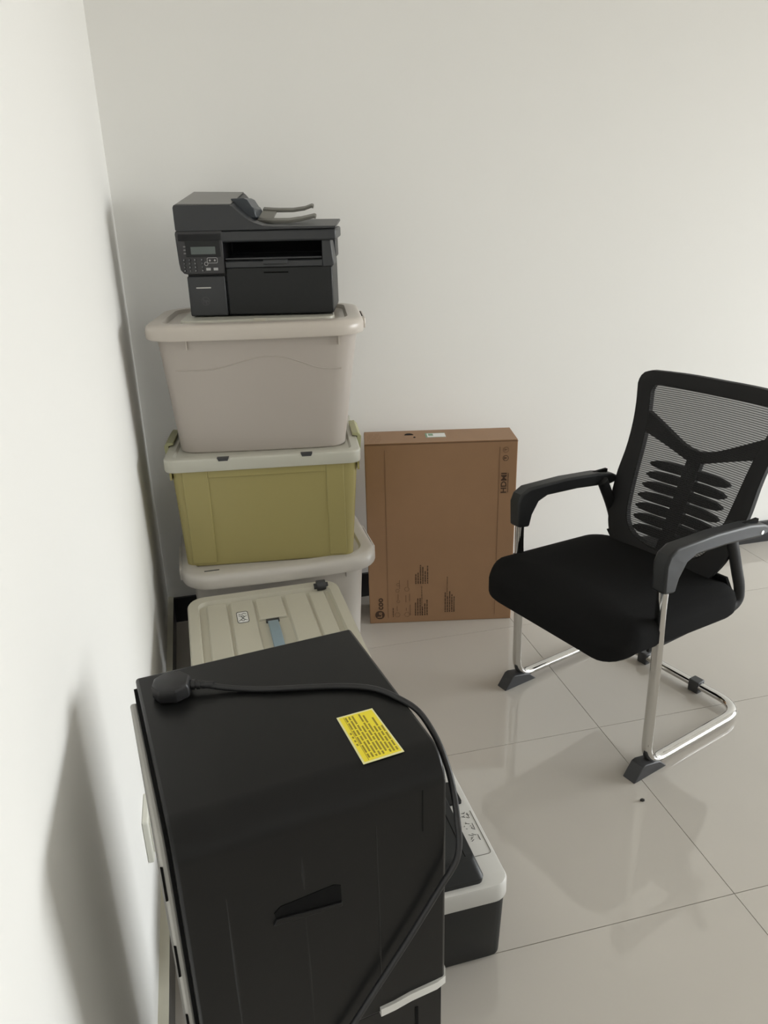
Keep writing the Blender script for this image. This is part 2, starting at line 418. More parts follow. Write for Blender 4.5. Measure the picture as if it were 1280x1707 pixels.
for x_ in (-0.185, 0.236): ob('tab', bx(x_ - 0.0015, x_ + 0.0015, -0.047, -0.02, 0.312, 0.340), M_BINL, upp, smooth=False)
for sx in (-1, 1):
    h = ob('latch', bx(-0.009, 0.009, 0.09, 0.25, 0.335, 0.366), M_BINL, upp, bevel=0.004, loc=(0.003 + sx * 0.3085, 0, 0))
    ob('slot', bx(-0.005, 0.002, 0.12, 0.22, 0.366, 0.3675), M_DARK, h, smooth=False)
ob('raised_panel', loft(B(), rings([(0.01, 0.185, 0.44, 0.33, 0.03, 0.368), (0.01, 0.185, 0.436, 0.326, 0.03, 0.381)])), M_YLID, upp, bevel=0.002)
ob('panel_mark', bx(0.0, 0.035, 0.0185, 0.0225, 0.374, 0.383), M_SLID, upp, bevel=0.001)

# ================================================================ black multifunction printer on the stack
pr = thing('laser_printer', 'black multifunction laser printer with document feeder on top of the bin stack', 'printer', (0.396, 2.304, 0.7837 + 0.3815), R(-14))
c_ = B()                                                           # lower casing with the left pillar, right pillar and back of the output bay
box(c_, -0.203, 0.213, 0.012, 0.255, 0.0, 0.150)
ob('casing', c_, M_BLACK, pr, bevel=0.010, seg=3)
ob('rear_casing', bx(-0.200, 0.218, 0.13, 0.255, 0.148, 0.205), M_BLACK, pr, bevel=0.004)
p = prism(B(), [(0.186, 0.130), (0.2165, 0.134), (0.219, 0.140), (0.216, 0.162), (0.211, 0.205), (0.186, 0.205)], 'y', 0.002, 0.14)
ob('right_pillar', p, M_BLACK2, pr, bevel=0.003)
d = ob('front_door', bx(-0.090, 0.2125, 0.0, 0.02, 0.004, 0.134), M_BLACK, pr, bevel=0.004)
ob('door_groove', bx(0.018, 0.088, -0.0008, 0.004, 0.118, 0.122), M_DARK, d, smooth=False)
tr_ = ob('output_tray', prism(B(), [(0.002, 0.134), (0.002, 0.150), (0.012, 0.155), (0.14, 0.168), (0.14, 0.150), (0.03, 0.134)], 'x', -0.09, 0.186), M_BLACK2, pr, bevel=0.002)
ob('tray_handle', prism(B(), [(-0.004, 0.142), (-0.004, 0.153), (0.006, 0.157), (0.012, 0.157), (0.012, 0.142)], 'x', 0.018, 0.088), M_BLACK2, tr_, bevel=0.002)
ob('output_slot', bx(-0.088, 0.184, 0.128, 0.1305, 0.168, 0.2), M_DARK, pr, smooth=False)
ob('output_edge', bx(-0.088, 0.184, 0.004, 0.010, 0.1565, 0.1605), M_BLACK2, pr, smooth=False)
lp = ob('left_panel', bx(-0.202, -0.094, -0.002, 0.02, 0.003, 0.114), M_BLACK2, pr, bevel=0.004)
ob('light_strip', bx(-0.178, -0.136, -0.003, 0.0, 0.0805, 0.0835), M_SILVER, lp, smooth=False)
em = B()
for k_ in range(24):
    a, b_ = 2 * PI * k_ / 24, 2 * PI * (k_ + 1) / 24
    v = [em.verts.new((-0.155 + r_ * math.cos(x_), y_, 0.045 + r_ * math.sin(x_))) for x_ in (a, b_) for r_ in (0.0105, 0.0118) for y_ in (-0.0027,)]
    em.faces.new((v[0], v[1], v[3], v[2]))
box(em, -0.1615, -0.1600, -0.0027, -0.0022, 0.040, 0.052); box(em, -0.1565, -0.1550, -0.0027, -0.0022, 0.040, 0.047)
box(em, -0.1600, -0.1560, -0.0027, -0.0022, 0.0455, 0.047); box(em, -0.1535, -0.1520, -0.0027, -0.0022, 0.036, 0.047)
box(em, -0.1520, -0.1480, -0.0027, -0.0022, 0.0455, 0.047); box(em, -0.1490, -0.1475, -0.0027, -0.0022, 0.041, 0.047)
ob('round_emblem', em, mat('emblem_grey', (0.07, 0.07, 0.072), 0.3), lp, smooth=False)
cp = ob('control_panel', prism(B(), [(-0.2195, 0.236), (-0.222, 0.228), (-0.219, 0.150), (-0.2165, 0.132), (-0.208, 0.122), (-0.194, 0.119), (-0.092, 0.119), (-0.090, 0.236)], 'y', -0.006, 0.13),
        mat('control_panel_plastic', (0.030, 0.029, 0.031), 0.38), pr, bevel=0.003)
ob('display_bezel', bx(-0.196, -0.098, -0.0068, -0.004, 0.166, 0.210), M_BLACK, cp, bevel=0.001)
ob('display', bx(-0.181, -0.112, -0.0078, -0.006, 0.1735, 0.1935), M_LCD, cp, smooth=False)
M_LED = mat('indicator_print', (0.20, 0.20, 0.20), 0.5)
for z_ in (0.1945, 0.1855, 0.1765): ob('indicator', bx(-0.2015, -0.1955, -0.0078, -0.006, z_ - 0.0018, z_ + 0.0018), M_LED, cp, smooth=False)
for r_ in range(4):
    for q_ in range(4):
        x_ = -0.2035 + 0.0155 * q_ + (0.004 if q_ == 3 else 0); z_ = 0.1590 - 0.0098 * r_
        kb = cyl(B(), (x_, -0.006, z_), (x_, -0.0085, z_), 0.0044, 0.0038, 10)
        kk = ob('key', kb, M_BLACK2, cp)
        ob('digit', bx(x_ - 0.0009, x_ + 0.0009, -0.0090, -0.0086, z_ - 0.0014, z_ + 0.0014), M_KEY if q_ == 2 or (r_ + q_) % 3 == 0 else M_LED, kk, smooth=False)
fx = B(); ra, rb = rrect(-0.1235, 0.1565, 0.030, 0.0155, 0.004, 4), rrect(-0.1235, 0.1565, 0.0275, 0.013, 0.003, 4)
va = [fx.verts.new((x, -0.0072, z)) for x, z in ra]; vb = [fx.verts.new((x, -0.0072, z)) for x, z in rb]
for i in range(len(va)): fx.faces.new((va[i], va[(i + 1) % len(va)], vb[(i + 1) % len(va)], vb[i]))
ob('key_outline', fx, M_KEY, cp, smooth=False)
for x_ in (-0.1305, -0.1165): ob('arrow_key', prism(B(), [(x_ - 0.003, 0.1565), (x_, 0.1595), (x_ + 0.003, 0.1565), (x_, 0.1535)], 'y', -0.0080, -0.006), M_KEY, cp, smooth=False)
ok_ = B()
for k_ in range(16):
    a, b_ = 2 * PI * k_ / 16, 2 * PI * (k_ + 1) / 16
    v = [ok_.verts.new((-0.1415 + r_ * math.cos(x_), -0.0072, 0.1475 + r_ * math.sin(x_))) for x_ in (a, b_) for r_ in (0.0042, 0.0056)]
    ok_.faces.new((v[0], v[1], v[3], v[2]))
ob('round_key_outline', ok_, M_KEY, cp, smooth=False)
for x_ in (-0.1365, -0.1155): ob('light_key', bx(x_ - 0.0062, x_ + 0.0062, -0.0082, -0.006, 0.1295, 0.1365), M_KEY, cp, smooth=False)
ob('scanner_unit', bx(-0.2195, 0.228, -0.006, 0.252, 0.203, 0.2335), M_BLACK2, pr, bevel=0.006, seg=3)
up_ = lambda x, y, z: (x, y, z + max(0.0, min(1.0, y / 0.25)) * (0.014 + 0.40 * max(0, z - 0.25)))
adf = [(-0.219, 0.238), (-0.2195, 0.296), (-0.2165, 0.303), (-0.062, 0.3005), (-0.056, 0.297), (-0.020, 0.266), (0.0, 0.2535), (0.025, 0.2455), (0.055, 0.2425), (0.228, 0.2405), (0.2285, 0.234), (-0.214, 0.2345)]
ob('document_feeder', prism(B(), adf, 'y', -0.007, 0.25, up_), M_BLACK2, pr, bevel=0.002)
ob('feeder_top_sheen', prism(B(), [(-0.212, 0.3028), (-0.064, 0.3005), (-0.060, 0.3025), (-0.212, 0.3055)], 'y', 0.004, 0.245, up_), mat('feeder_sheen_grey', (0.16, 0.155, 0.145), 0.35, spec=0.8), pr, smooth=False)  # grazing sheen on the feeder's top put into a lighter grey sheet
ob('paper_guide', prism(B(), [(-0.070, 0.317), (-0.032, 0.318), (-0.022, 0.313), (-0.011, 0.295), (-0.004, 0.290), (0.002, 0.264), (-0.03, 0.262), (-0.048, 0.285)], 'y', 0.055, 0.20), M_FLAP, pr, bevel=0.004)
def prong(y0, y1, x1, dz):
    top_ = [(0.0, 0.276 + dz), (0.03, 0.2735 + dz)] + ([(0.05, 0.2725 + dz), (0.09, 0.272 + dz), (0.125, 0.276 + dz), (x1 - 0.006, 0.283 + dz), (x1, 0.281 + dz)] if x1 > 0.1 else [(x1, 0.273 + dz)])
    return prism(B(), top_ + [(x, z - 0.0075) for x, z in top_[::-1]], 'y', y0, y1, lambda x, y, z: (x, y, z - 0.016 + (y - 0.07) * 0.19))
tray = ob('feed_tray', prong(0.07, 0.225, 0.04, 0), M_TRAY, pr, bevel=0.001)
ob('tray_prong', prong(0.07, 0.104, 0.168, 0), M_TRAY, tray, bevel=0.0015)
ob('tray_prong', prong(0.195, 0.225, 0.152, 0.004), M_TRAY, tray, bevel=0.0015)
ob('tray_foot', prism(B(), [(0.0, 0.244), (0.0, 0.254), (0.04, 0.252), (0.02, 0.246)], 'y', 0.09, 0.2), M_BLACK2, tray, smooth=False)

# ================================================================ flat lidded box in front of the stack
sb = thing('lidded_box', 'low cream lidded box with ribbed lid and wheels, in front of the bin stack', 'storage box', (0.095, 2.09, 0), R(1))
SW, SD, SZ = 0.446, 0.50, 0.375
ob('body', loft(B(), rings([(SW / 2, -SD / 2, 0.37, 0.42, 0.05, 0.012), (SW / 2, -SD / 2, 0.38, 0.43, 0.05, 0.02), (SW / 2, -SD / 2, 0.425, 0.478, 0.05, SZ)])), M_WBIN, sb)
ob('lid', loft(B(), rings([(SW / 2, -SD / 2, SW, SD, 0.05, SZ - 0.012), (SW / 2, -SD / 2, SW, SD, 0.05, SZ + 0.012), (SW / 2, -SD / 2, SW - 0.008, SD - 0.008, 0.047, SZ + 0.018),
    (SW / 2, -SD / 2, SW - 0.058, SD - 0.07, 0.03, SZ + 0.018), (SW / 2, -SD / 2, SW - 0.066, SD - 0.078, 0.026, SZ + 0.006)])), M_SLID, sb)
for x0, x1, y0, y1 in ((0.056, 0.108, -0.455, -0.056), (0.121, 0.184, -0.455, -0.054), (0.196, 0.268, -0.175, -0.056), (0.196, 0.268, -0.455, -0.36), (0.281, 0.342, -0.455, -0.058), (0.354, 0.396, -0.455, -0.062)):
    ob('rib_panel', prism(B(), [(x0 - 0.005, SZ + 0.005), (x1 + 0.005, SZ + 0.005), (x1, SZ + 0.0135), (x0, SZ + 0.0135)], 'y', y0, y1), M_SLID, sb, bevel=0.0015)
ob('carry_handle', prism(B(), [(-0.355, SZ + 0.010), (-0.325, SZ + 0.0175), (-0.27, SZ + 0.0205), (-0.22, SZ + 0.019), (-0.19, SZ + 0.013), (-0.19, SZ + 0.006), (-0.355, SZ + 0.006)], 'x', 0.214, 0.243), M_BLUE, sb, bevel=0.003)
ob('handle_hinge', bx(0.210, 0.247, -0.192, -0.180, SZ + 0.004, SZ + 0.0135), M_FOOT, sb, bevel=0.001)
sk = B(); prism(sk, rrect(0.149, -0.150, 0.033, 0.066, 0.008, 4), 'z', SZ + 0.0135, SZ + 0.0139)
stk = ob('sticker', sk, M_STK, sb, smooth=False)
pk = B(); ra, rb = rrect(0.149, -0.150, 0.033, 0.066, 0.008, 4), rrect(0.149, -0.150, 0.0295, 0.060, 0.0065, 4)
va = [pk.verts.new((x, y, SZ + 0.0141)) for x, y in ra]; vb = [pk.verts.new((x, y, SZ + 0.0141)) for x, y in rb]
for i in range(len(va)): pk.faces.new((va[i], va[(i + 1) % len(va)], vb[(i + 1) % len(va)], vb[i]))
ob('sticker_border', pk, M_INK, stk, smooth=False)
dr = B()
for ln in ([(-0.010, 0.020), (-0.003, 0.013), (0.004, 0.021), (0.011, 0.015)], [(-0.011, 0.010), (-0.004, 0.003), (0.0, -0.006), (-0.006, -0.014), (-0.012, -0.022)],
           [(0.011, 0.006), (0.005, 0.0), (0.0, -0.006), (0.006, -0.015), (0.012, -0.020)], [(-0.006, -0.014), (0.0, -0.022), (0.006, -0.015)], [(-0.004, 0.003), (0.001, 0.008), (0.005, 0.0)]):
    tube(dr, smooth_path([(0.149 + x, -0.150 + y, SZ + 0.0142) for x, y in ln], 4), 0.0010, 0.0004, n=6)
ob('sticker_drawing', dr, M_INK, stk, smooth=False)
for x_, y_ in ((0.394, -0.034), (0.049, -0.470), (0.394, -0.470)):
    h = B(); cyl(h, (x_ - 0.013, y_, SZ + 0.020), (x_ + 0.013, y_, SZ + 0.020), 0.016, n=14)
    cyl(h, (x_ - 0.021, y_, SZ + 0.018), (x_ + 0.021, y_, SZ + 0.018), 0.009, n=10)
    ob('wheel', h, M_FOOT, sb)
for y_ in (-0.45, -0.05):
    ob('foot', bx(0.06, 0.386, y_ - 0.02, y_ + 0.02, 0.0, 0.02), M_WBIN, sb, bevel=0.004)

# ================================================================ carton leaning room: tall flat cardboard box by the back wall
ca = thing('cardboard_carton', 'tall flat brown cardboard carton standing against the back wall', 'cardboard box', (0.724, 2.463, 0), R(-11.8))
CW, CD, CH = 0.528, 0.153, 0.697
ob('carton_shell', bx(0, CW, 0, CD, 0, CH), M_CARD, ca, bevel=0.003, smooth=False)
ob('top_flap', bx(0.001, CW - 0.001, 0.0005, CD - 0.001, CH, CH + 0.003), M_CARD, ca, bevel=0.0012, smooth=False)
for x0, x1 in ((0.0675, 0.069), (0.4655, 0.467)):
    ob('fold_line', bx(x0, x1, -0.0006, 0.001, 0.022, 0.675), M_CARDL, ca, smooth=False)
ob('tape_edge', bx(0.0, CW, -0.0007, 0.002, CH - 0.0035, CH - 0.001), M_CARDL, ca, smooth=False)
ob('hand_hole', prism(B(), [(0.159 + 0.016 * math.cos(PI * i / 8), 0.092 + 0.022 * math.sin(PI * i / 8)) for i in range(9)], 'z', CH + 0.003, CH + 0.0036), M_DARK, ca, smooth=False)
ob('hole_dot', prism(B(), [(0.176 + 0.004 * math.cos(PI * i / 5), 0.064 + 0.007 * math.sin(PI * i / 5)) for i in range(10)], 'z', CH + 0.003, CH + 0.0036), M_DARK, ca, smooth=False)
sl = ob('shipping_label', bx(0.216, 0.286, 0.056, 0.108, CH + 0.003, CH + 0.0036), M_STK, ca, smooth=False)
lb = B()
box(lb, 0.216, 0.286, 0.056, 0.059, CH + 0.0036, CH + 0.0038); box(lb, 0.216, 0.286, 0.105, 0.108, CH + 0.0036, CH + 0.0038)
box(lb, 0.216, 0.222, 0.059, 0.105, CH + 0.0036, CH + 0.0038); box(lb, 0.226, 0.243, 0.075, 0.100, CH + 0.0036, CH + 0.0038)
ob('label_marks', lb, M_GREENP, sl, smooth=False)['kind'] = 'stuff'
up = (0, 0, 1)
def on_front(x, z): return basis((x, -0.0006, z), up, (-1, 0, 0))          # text that reads upwards on the front
lg = cyl(B(), (0.0375, 0.0005, 0.036), (0.0375, -0.0010, 0.036), 0.0175, n=24)
lo_ = ob('round_logo', lg, M_CARDI, ca, smooth=False)
text_mesh('logo_letters', 'Le', 0.024, M_CARD, lo_, basis((0.0375, -0.0012, 0.036), up, (-1, 0, 0)), bold=0.0004)
text_mesh('brand_lettering', 'coo', 0.034, M_CARDI, ca, on_front(0.0395, 0.082), bold=0.0006, xs=0.95)
text_mesh('interface_lettering', 'HDMI', 0.0265, M_CARDI, ca, on_front(0.484, 0.543), bold=0.0006, xs=1.16)
text_mesh('small_print', 'HIGH-DEFINITION MULTIMEDIA INTERFACE', 0.0036, M_CARDI, ca, on_front(0.4985, 0.543))
for z_ in (0.664, 0.634):
    ic = B()
    for k_ in range(20):
        a, b_ = 2 * PI * k_ / 20, 2 * PI * (k_ + 1) / 20
        v = [ic.verts.new((0.487 + r_ * math.cos(x_), -0.0008, z_ + r_ * math.sin(x_))) for x_ in (a, b_) for r_ in (0.0085, 0.0103)]
        ic.faces.new((v[0], v[1], v[3], v[2]))
    box(ic, 0.482, 0.492, -0.0008, 0.0, z_ - 0.001, z_ + 0.0015); box(ic, 0.4825, 0.485, -0.0008, 0.0, z_ - 0.004, z_ + 0.004)
    ob('round_icon', ic, M_CARDI if z_ < 0.65 else M_CARDL, ca, smooth=False)
pt = B()
def lines(x0, x1, z0, z1, n, ln):                                          # columns of tiny print reading upwards
    for i in range(n):
        x_ = x0 + (x1 - x0) * (i + 0.5) / n; z_ = z0; h_ = (x1 - x0) / n * 0.42
        zz_ = z0 + (z1 - z0) * (ln[i] if i < len(ln) else random.uniform(0.6, 1))
        while z_ < zz_ - 0.003:
            q_ = random.uniform(0.004, 0.013); box(pt, x_ - h_ / 2, x_ + h_ / 2, -0.0007, 0.0, z_, min(z_ + q_, zz_)); z_ += q_ + random.uniform(0.0012, 0.003)
lines(0.166, 0.218, 0.028, 0.100, 6, [0.75, 1, 1, 0.5, 0.7, 0.9]); lines(0.192, 0.196, 0.028, 0.150, 1, [1])
lines(0.168, 0.220, 0.160, 0.236, 6, [0.55, 0.6, 1, 0.9, 0.7, 0.95]); lines(0.277, 0.318, 0.038, 0.125, 5, [0.95, 0.8, 1, 0.9, 0.75])
lines(0.286, 0.290, 0.10, 0.185, 1, [1]); lines(0.084, 0.090, 0.026, 0.064, 1, [1])
ob('small_print_columns', pt, M_CARDI, ca, smooth=False)['kind'] = 'stuff'
pi_ = B()
for x_, z_, s_ in ((0.103, 0.034, 0.010), (0.107, 0.090, 0.006), (0.104, 0.135, 0.007), (0.139, 0.034, 0.010), (0.139, 0.140, 0.009), (0.107, 0.160, 0.006)):
    for a in range(6):
        A1, A2 = 2 * PI * a / 6, 2 * PI * (a + 1) / 6
        tube(pi_, [(x_ + s_ * math.cos(A1), -0.0004, z_ + s_ * math.sin(A1)), (x_ + s_ * math.cos(A2), -0.0004, z_ + s_ * math.sin(A2))], 0.0006, n=4)
for z0, z1, x_ in ((0.05, 0.07, 0.102), (0.098, 0.12, 0.106), (0.142, 0.178, 0.112), (0.05, 0.062, 0.136), (0.085, 0.115, 0.135), (0.15, 0.176, 0.143), (0.03, 0.075, 0.151), (0.09, 0.12, 0.149)):
    box(pi_, x_ - 0.001, x_ + 0.001, -0.0007, 0, z0, z1)
ob('care_symbols', pi_, M_CARDL, ca, smooth=False)['kind'] = 'stuff'
th_ = B()
for i in range(9):
    for j in range(5):
        if (i * 3 + j) % 4: box(th_, 0.012 + 0.0055 * i, 0.012 + 0.0055 * i + 0.0028, 0.016 + 0.022 * j, 0.016 + 0.022 * j + 0.016, CH + 0.003, CH + 0.0032)
ob('top_print', th_, mat('carton_print_faint', (0.30, 0.18, 0.105), 0.8), ca, smooth=False)['kind'] = 'stuff'

# ================================================================ black upright appliance in front
ap = thing('upright_appliance', 'tall black appliance with yellow sticker on top, close to the left wall', 'appliance', (0.075, 0.902, 0), R(8.87))
AW, AD, AH, AR = 0.298, 0.303, 0.894, 0.038
def prof(ins=0.0, z0=0.0):
    pts = [(-ins, z0), (-ins, AH - ins)]
    for i in range(9):
        a = R(90 * i / 8); pts.append((-(AD - AR) - (AR - ins) * math.sin(a), AH - AR + (AR - ins) * math.cos(a)))
    return pts + [(-(AD - ins), z0)]
s_ = prism(B(), prof(0, 0.535), 'x', 0.0, AW)
ob('upper_shell', s_, M_SHELL, ap, bevel=0.004, seg=3, angle=25)
ob('lower_shell', bx(0.004, AW - 0.002, -AD + 0.004, -0.003, 0.02, 0.533), M_SHELL, ap, bevel=0.003)
ob('plinth', bx(0.015, AW - 0.015, -AD + 0.015, -0.015, 0.0, 0.025), M_BLACK, ap)
ob('panel_joint', bx(0.258, 0.262, -AD + 0.003, -AD + 0.02, 0.03, 0.512), M_DARK, ap, smooth=False)
sd = ob('side_panel', prism(B(), prof(0.022, 0.03), 'x', -0.012, -0.003), M_DOOR, ap, bevel=0.003)
ob('seal', prism(B(), prof(0.010, 0.03), 'x', -0.004, 0.001), M_DARK, ap)
for z0, z1 in ((0.80, 0.845), (0.69, 0.735), (0.60, 0.63)):
    ob('edge_slot', bx(-0.0125, -0.010, -AD + 0.0215, -AD + 0.0235, z0, z1), M_DARK, sd, smooth=False)
tm = B()                                                           # silver trim that runs round the right-hand front corner
pth = [(0.209, -AD - 0.001), (0.228, -AD - 0.001), (0.250, -AD - 0.001), (0.285, -AD - 0.001), (0.2965, -AD + 0.0015), (0.3005, -AD + 0.010), (0.3005, -0.02)]
zt = [0.5335, 0.5345, 0.5385, 0.540, 0.541, 0.541, 0.541]
lo = []
for (x, y), z in zip(pth, zt): lo.append((x, y, z))
ro, ri = [], []
for i, (x, y, z) in enumerate(lo):
    a, b_ = lo[max(i - 1, 0)], lo[min(i + 1, len(lo) - 1)]
    tx, ty = b_[0] - a[0], b_[1] - a[1]; l_ = math.hypot(tx, ty); nx, ny = ty / l_, -tx / l_
    V4 = [(x + nx * 0.003, y + ny * 0.003, z), (x + nx * 0.003, y + ny * 0.003, z + 0.0125), (x - nx * 0.004, y - ny * 0.004, z + 0.0125), (x - nx * 0.004, y - ny * 0.004, z)]
    ro.append(V4)
ob('silver_trim', loft(tm, ro), M_SILVER, ap)
# grip recess in the face turned to the camera: pocket's shade painted as a flat dark plate, with a lip
gr = prism(B(), [(0.092, 0.757), (0.100, 0.764), (0.160, 0.768), (0.168, 0.764), (0.168, 0.739), (0.150, 0.743), (0.094, 0.747)], 'y', -AD - 0.0006, -AD + 0.004)
gp = ob('grip_recess_shade', gr, M_DARK, ap, smooth=False)
ob('grip_lip', prism(B(), [(0.090, 0.742), (0.168, 0.736), (0.168, 0.741), (0.094, 0.750)], 'y', -AD - 0.0035, -AD + 0.004), M_SHELL, gp, bevel=0.001)
for x_, z0, z1 in ((0.045, 0.56, 0.80), (0.126, 0.56, 0.735), (0.127, 0.775, 0.82), (0.212, 0.56, 0.83)):
    ob('moulded_rib', tube(B(), [(x_, -AD + 0.0022, z0), (x_, -AD + 0.0016, (z0 + z1) / 2), (x_, -AD + 0.0022, z1)], 0.0024, n=8), M_SHELL, ap)
ob('top_seam', bx(0.2675, 0.2685, -AD - 0.0003, -AD + 0.004, 0.80, 0.858), M_DARK, ap, smooth=False)
yl = ob('yellow_sticker', prism(B(), [(0.210, -0.189), (0.2095, -0.2775), (0.2585, -0.2765), (0.2555, -0.189)], 'z', AH, AH + 0.0006), M_YELE, ap, smooth=False)
ob('sticker_field', prism(B(), [(0.2122, -0.1915), (0.2118, -0.2750), (0.2565, -0.2740), (0.2536, -0.1915)], 'z', AH + 0.0005, AH + 0.0008), M_YEL, yl, smooth=False)
tx_ = B(); random.seed(3)
for i in range(9):
    x_ = 0.2195 + 0.0042 * i; y_ = -0.194 - (0.0 if i < 3 else 0.004 * (i % 4)) - (0.02 if i == 6 else 0) - (0.03 if i > 7 else 0)
    if i == 3: y_ = -0.216
    while y_ > -0.268:
        l_ = random.uniform(0.006, 0.018); box(tx_, x_ - 0.0010, x_ + 0.0010, max(y_ - l_, -0.271), y_, AH + 0.0008, AH + 0.0010); y_ -= l_ + 0.0022
for i in range(4): box(tx_, 0.2140, 0.2160, -0.226 - 0.007 * i, -0.2225 - 0.007 * i, AH + 0.0008, AH + 0.0010)
box(tx_, 0.2172, 0.2176, -0.2735, -0.193, AH + 0.0008, AH + 0.0010)
ob('sticker_print', tx_, M_YELD, yl, smooth=False)['kind'] = 'stuff'

# power cord lying on the appliance and hanging down its corner
cd = thing('power_cord', 'black power cord with plug, lying on top of the black appliance', 'cord', (0.075, 0.902, 0), R(8.87))
CR = 0.0038
zc = AH + CR + 0.0003
path = [(0.078, -0.0685, zc + 0.006), (0.100, -0.079, zc + 0.002), (0.125, -0.091, zc), (0.152, -0.104, zc), (0.202, -0.122, zc), (0.243, -0.139, zc), (0.272, -0.159, zc),
        (0.291, -0.188, zc - 0.0005), (0.306, -0.212, zc - 0.008), (0.312, -0.243, zc - 0.022), (0.3125, -0.270, 0.860), (0.3125, -0.288, 0.838), (0.3125, -0.300, 0.806), (0.311, -0.310, 0.775),
        (0.305, -0.3165, 0.757), (0.297, -0.3165, 0.741), (0.289, -0.3155, 0.728), (0.272, -0.314, 0.699), (0.249, -0.3135, 0.663), (0.221, -0.3135, 0.623), (0.198, -0.3135, 0.591), (0.177, -0.3135, 0.561), (0.14, -0.3135, 0.51),
        (0.10, -0.3135, 0.44), (0.07, -0.3135, 0.32), (0.06, -0.3135, 0.2)]
ob('cable', tube(B(), smooth_path(path, 8), CR, n=12), M_CORD, cd)
d1 = Vector((0.022, -0.0075, -0.002)).normalized()
s0 = Vector((0.057, -0.0615, zc + 0.008)); sr = B()
for i in range(5):
    a = s0 + d1 * (0.0065 * i); cyl(sr, a, a + d1 * 0.0042, 0.0072 - 0.0007 * i, 0.0070 - 0.0007 * i, 12)
cyl(sr, s0, s0 + d1 * 0.034, 0.0048, 0.0044, 12)
pg = ob('strain_relief', sr, M_CORD, cd)
px = B(); a_ = math.atan2(d1.y, d1.x)
ca_, sa_ = math.cos(a_), math.sin(a_)
def pl_(u_, v_): return (0.0575 + u_ * ca_ - v_ * sa_, -0.0645 + u_ * sa_ + v_ * ca_)
def outl(k_): return [pl_(u_ * k_ - 0.022 * (1 - k_), v_ * k_) for u_, v_ in ((0.004, -0.011), (0.004, 0.011), (-0.010, 0.022), (-0.030, 0.020), (-0.042, 0.006), (-0.042, -0.008), (-0.031, -0.021), (-0.010, -0.022))]
loft(px, [[(x, y, z) for x, y in outl(k_)] for k_, z in ((0.9, AH + 0.0005), (1.0, AH + 0.004), (1.0, AH + 0.016), (0.92, AH + 0.021), (0.75, AH + 0.023))])
plg = ob('plug', px, M_CORD, cd, bevel=0.0015)
# ================================================================ white and black inkjet printer on the floor
ip = thing('inkjet_printer', 'white and black printer on the floor behind the black appliance', 'printer', (0.679, 1.058, 0), R(1.3))
IW, ID = 0.40, 0.375
def ir(x0, x1, y0, y1, r_, z): return [(x, y, z) for x, y in rrect((x0 + x1) / 2, (y0 + y1) / 2, x1 - x0, y1 - y0, r_)]
ob('base', loft(B(), [ir(-IW + 0.01, -0.006, 0.006, ID - 0.01, 0.02, 0.0), ir(-IW + 0.006, 0.0, 0.002, ID - 0.006, 0.022, 0.006), ir(-IW, 0.008, 0.0, ID, 0.026, 0.172)]), M_BLACK, ip)
ob('white_casing', loft(B(), [ir(-IW - 0.004, 0.010, -0.003, ID + 0.003, 0.03, 0.160), ir(-IW - 0.006, 0.0125, -0.005, ID + 0.005, 0.032, 0.164), ir(-IW - 0.006, 0.0125, -0.005, ID + 0.005, 0.032, 0.197),
    ir(-IW - 0.003, 0.0095, -0.002, ID + 0.002, 0.030, 0.2025), ir(-IW + 0.002, 0.004, 0.003, ID - 0.003, 0.028, 0.204)]), M_WHITE, ip)
ld = ob('scanner_lid', loft(B(), [ir(-IW + 0.03, -0.040, 0.010, ID - 0.05, 0.014, 0.2035), ir(-IW + 0.03, -0.039, 0.009, ID - 0.05, 0.014, 0.215), ir(-IW + 0.034, -0.050, 0.034, ID - 0.055, 0.014, 0.243), ir(-IW + 0.038, -0.054, 0.040, ID - 0.06, 0.012, 0.245)]), M_BLACK, ip)
ob('lid_groove', tube(B(), [(-0.068, 0.045, 0.2448), (-0.068, 0.20, 0.2448), (-0.068, 0.31, 0.2448)], 0.0012, n=6), M_DARK, ld)
ob('lid_latch', prism(B(), [(-0.040, 0.225), (-0.008, 0.225), (-0.005, 0.232), (-0.005, 0.285), (-0.012, 0.295), (-0.040, 0.300)], 'z', 0.2035, 0.2085), M_BLACK, ip, bevel=0.0015)
ob('panel_line', tube(B(), fillet([(-0.036, 0.076, 0.2042), (0.003, 0.076, 0.2042), (0.003, 0.20, 0.2042)], 0.008), 0.0007, n=6), M_TRAY, ip)
random.seed(5)
for y_, x_ in ((0.190, -0.016), (0.158, -0.016), (0.125, -0.016), (0.352, -0.022), (0.335, -0.024), (0.318, -0.026)):
    ic = B()
    for k_ in range(8):
        a = (x_ + random.uniform(-0.008, 0.008), y_ + random.uniform(-0.008, 0.008)); b2 = (a[0] + random.uniform(-0.007, 0.007), a[1] + random.uniform(-0.006, 0.006))
        tube(ic, [(a[0], a[1], 0.2043), (b2[0], b2[1], 0.2043)], 0.0005, n=5)
    tube(ic, [(x_ + 0.010, y_ - 0.010, 0.2043), (x_ + 0.010, y_ + 0.006, 0.2043)], 0.0006, n=5)
    ob('button_icon', ic, M_FOOT, ip, smooth=False)

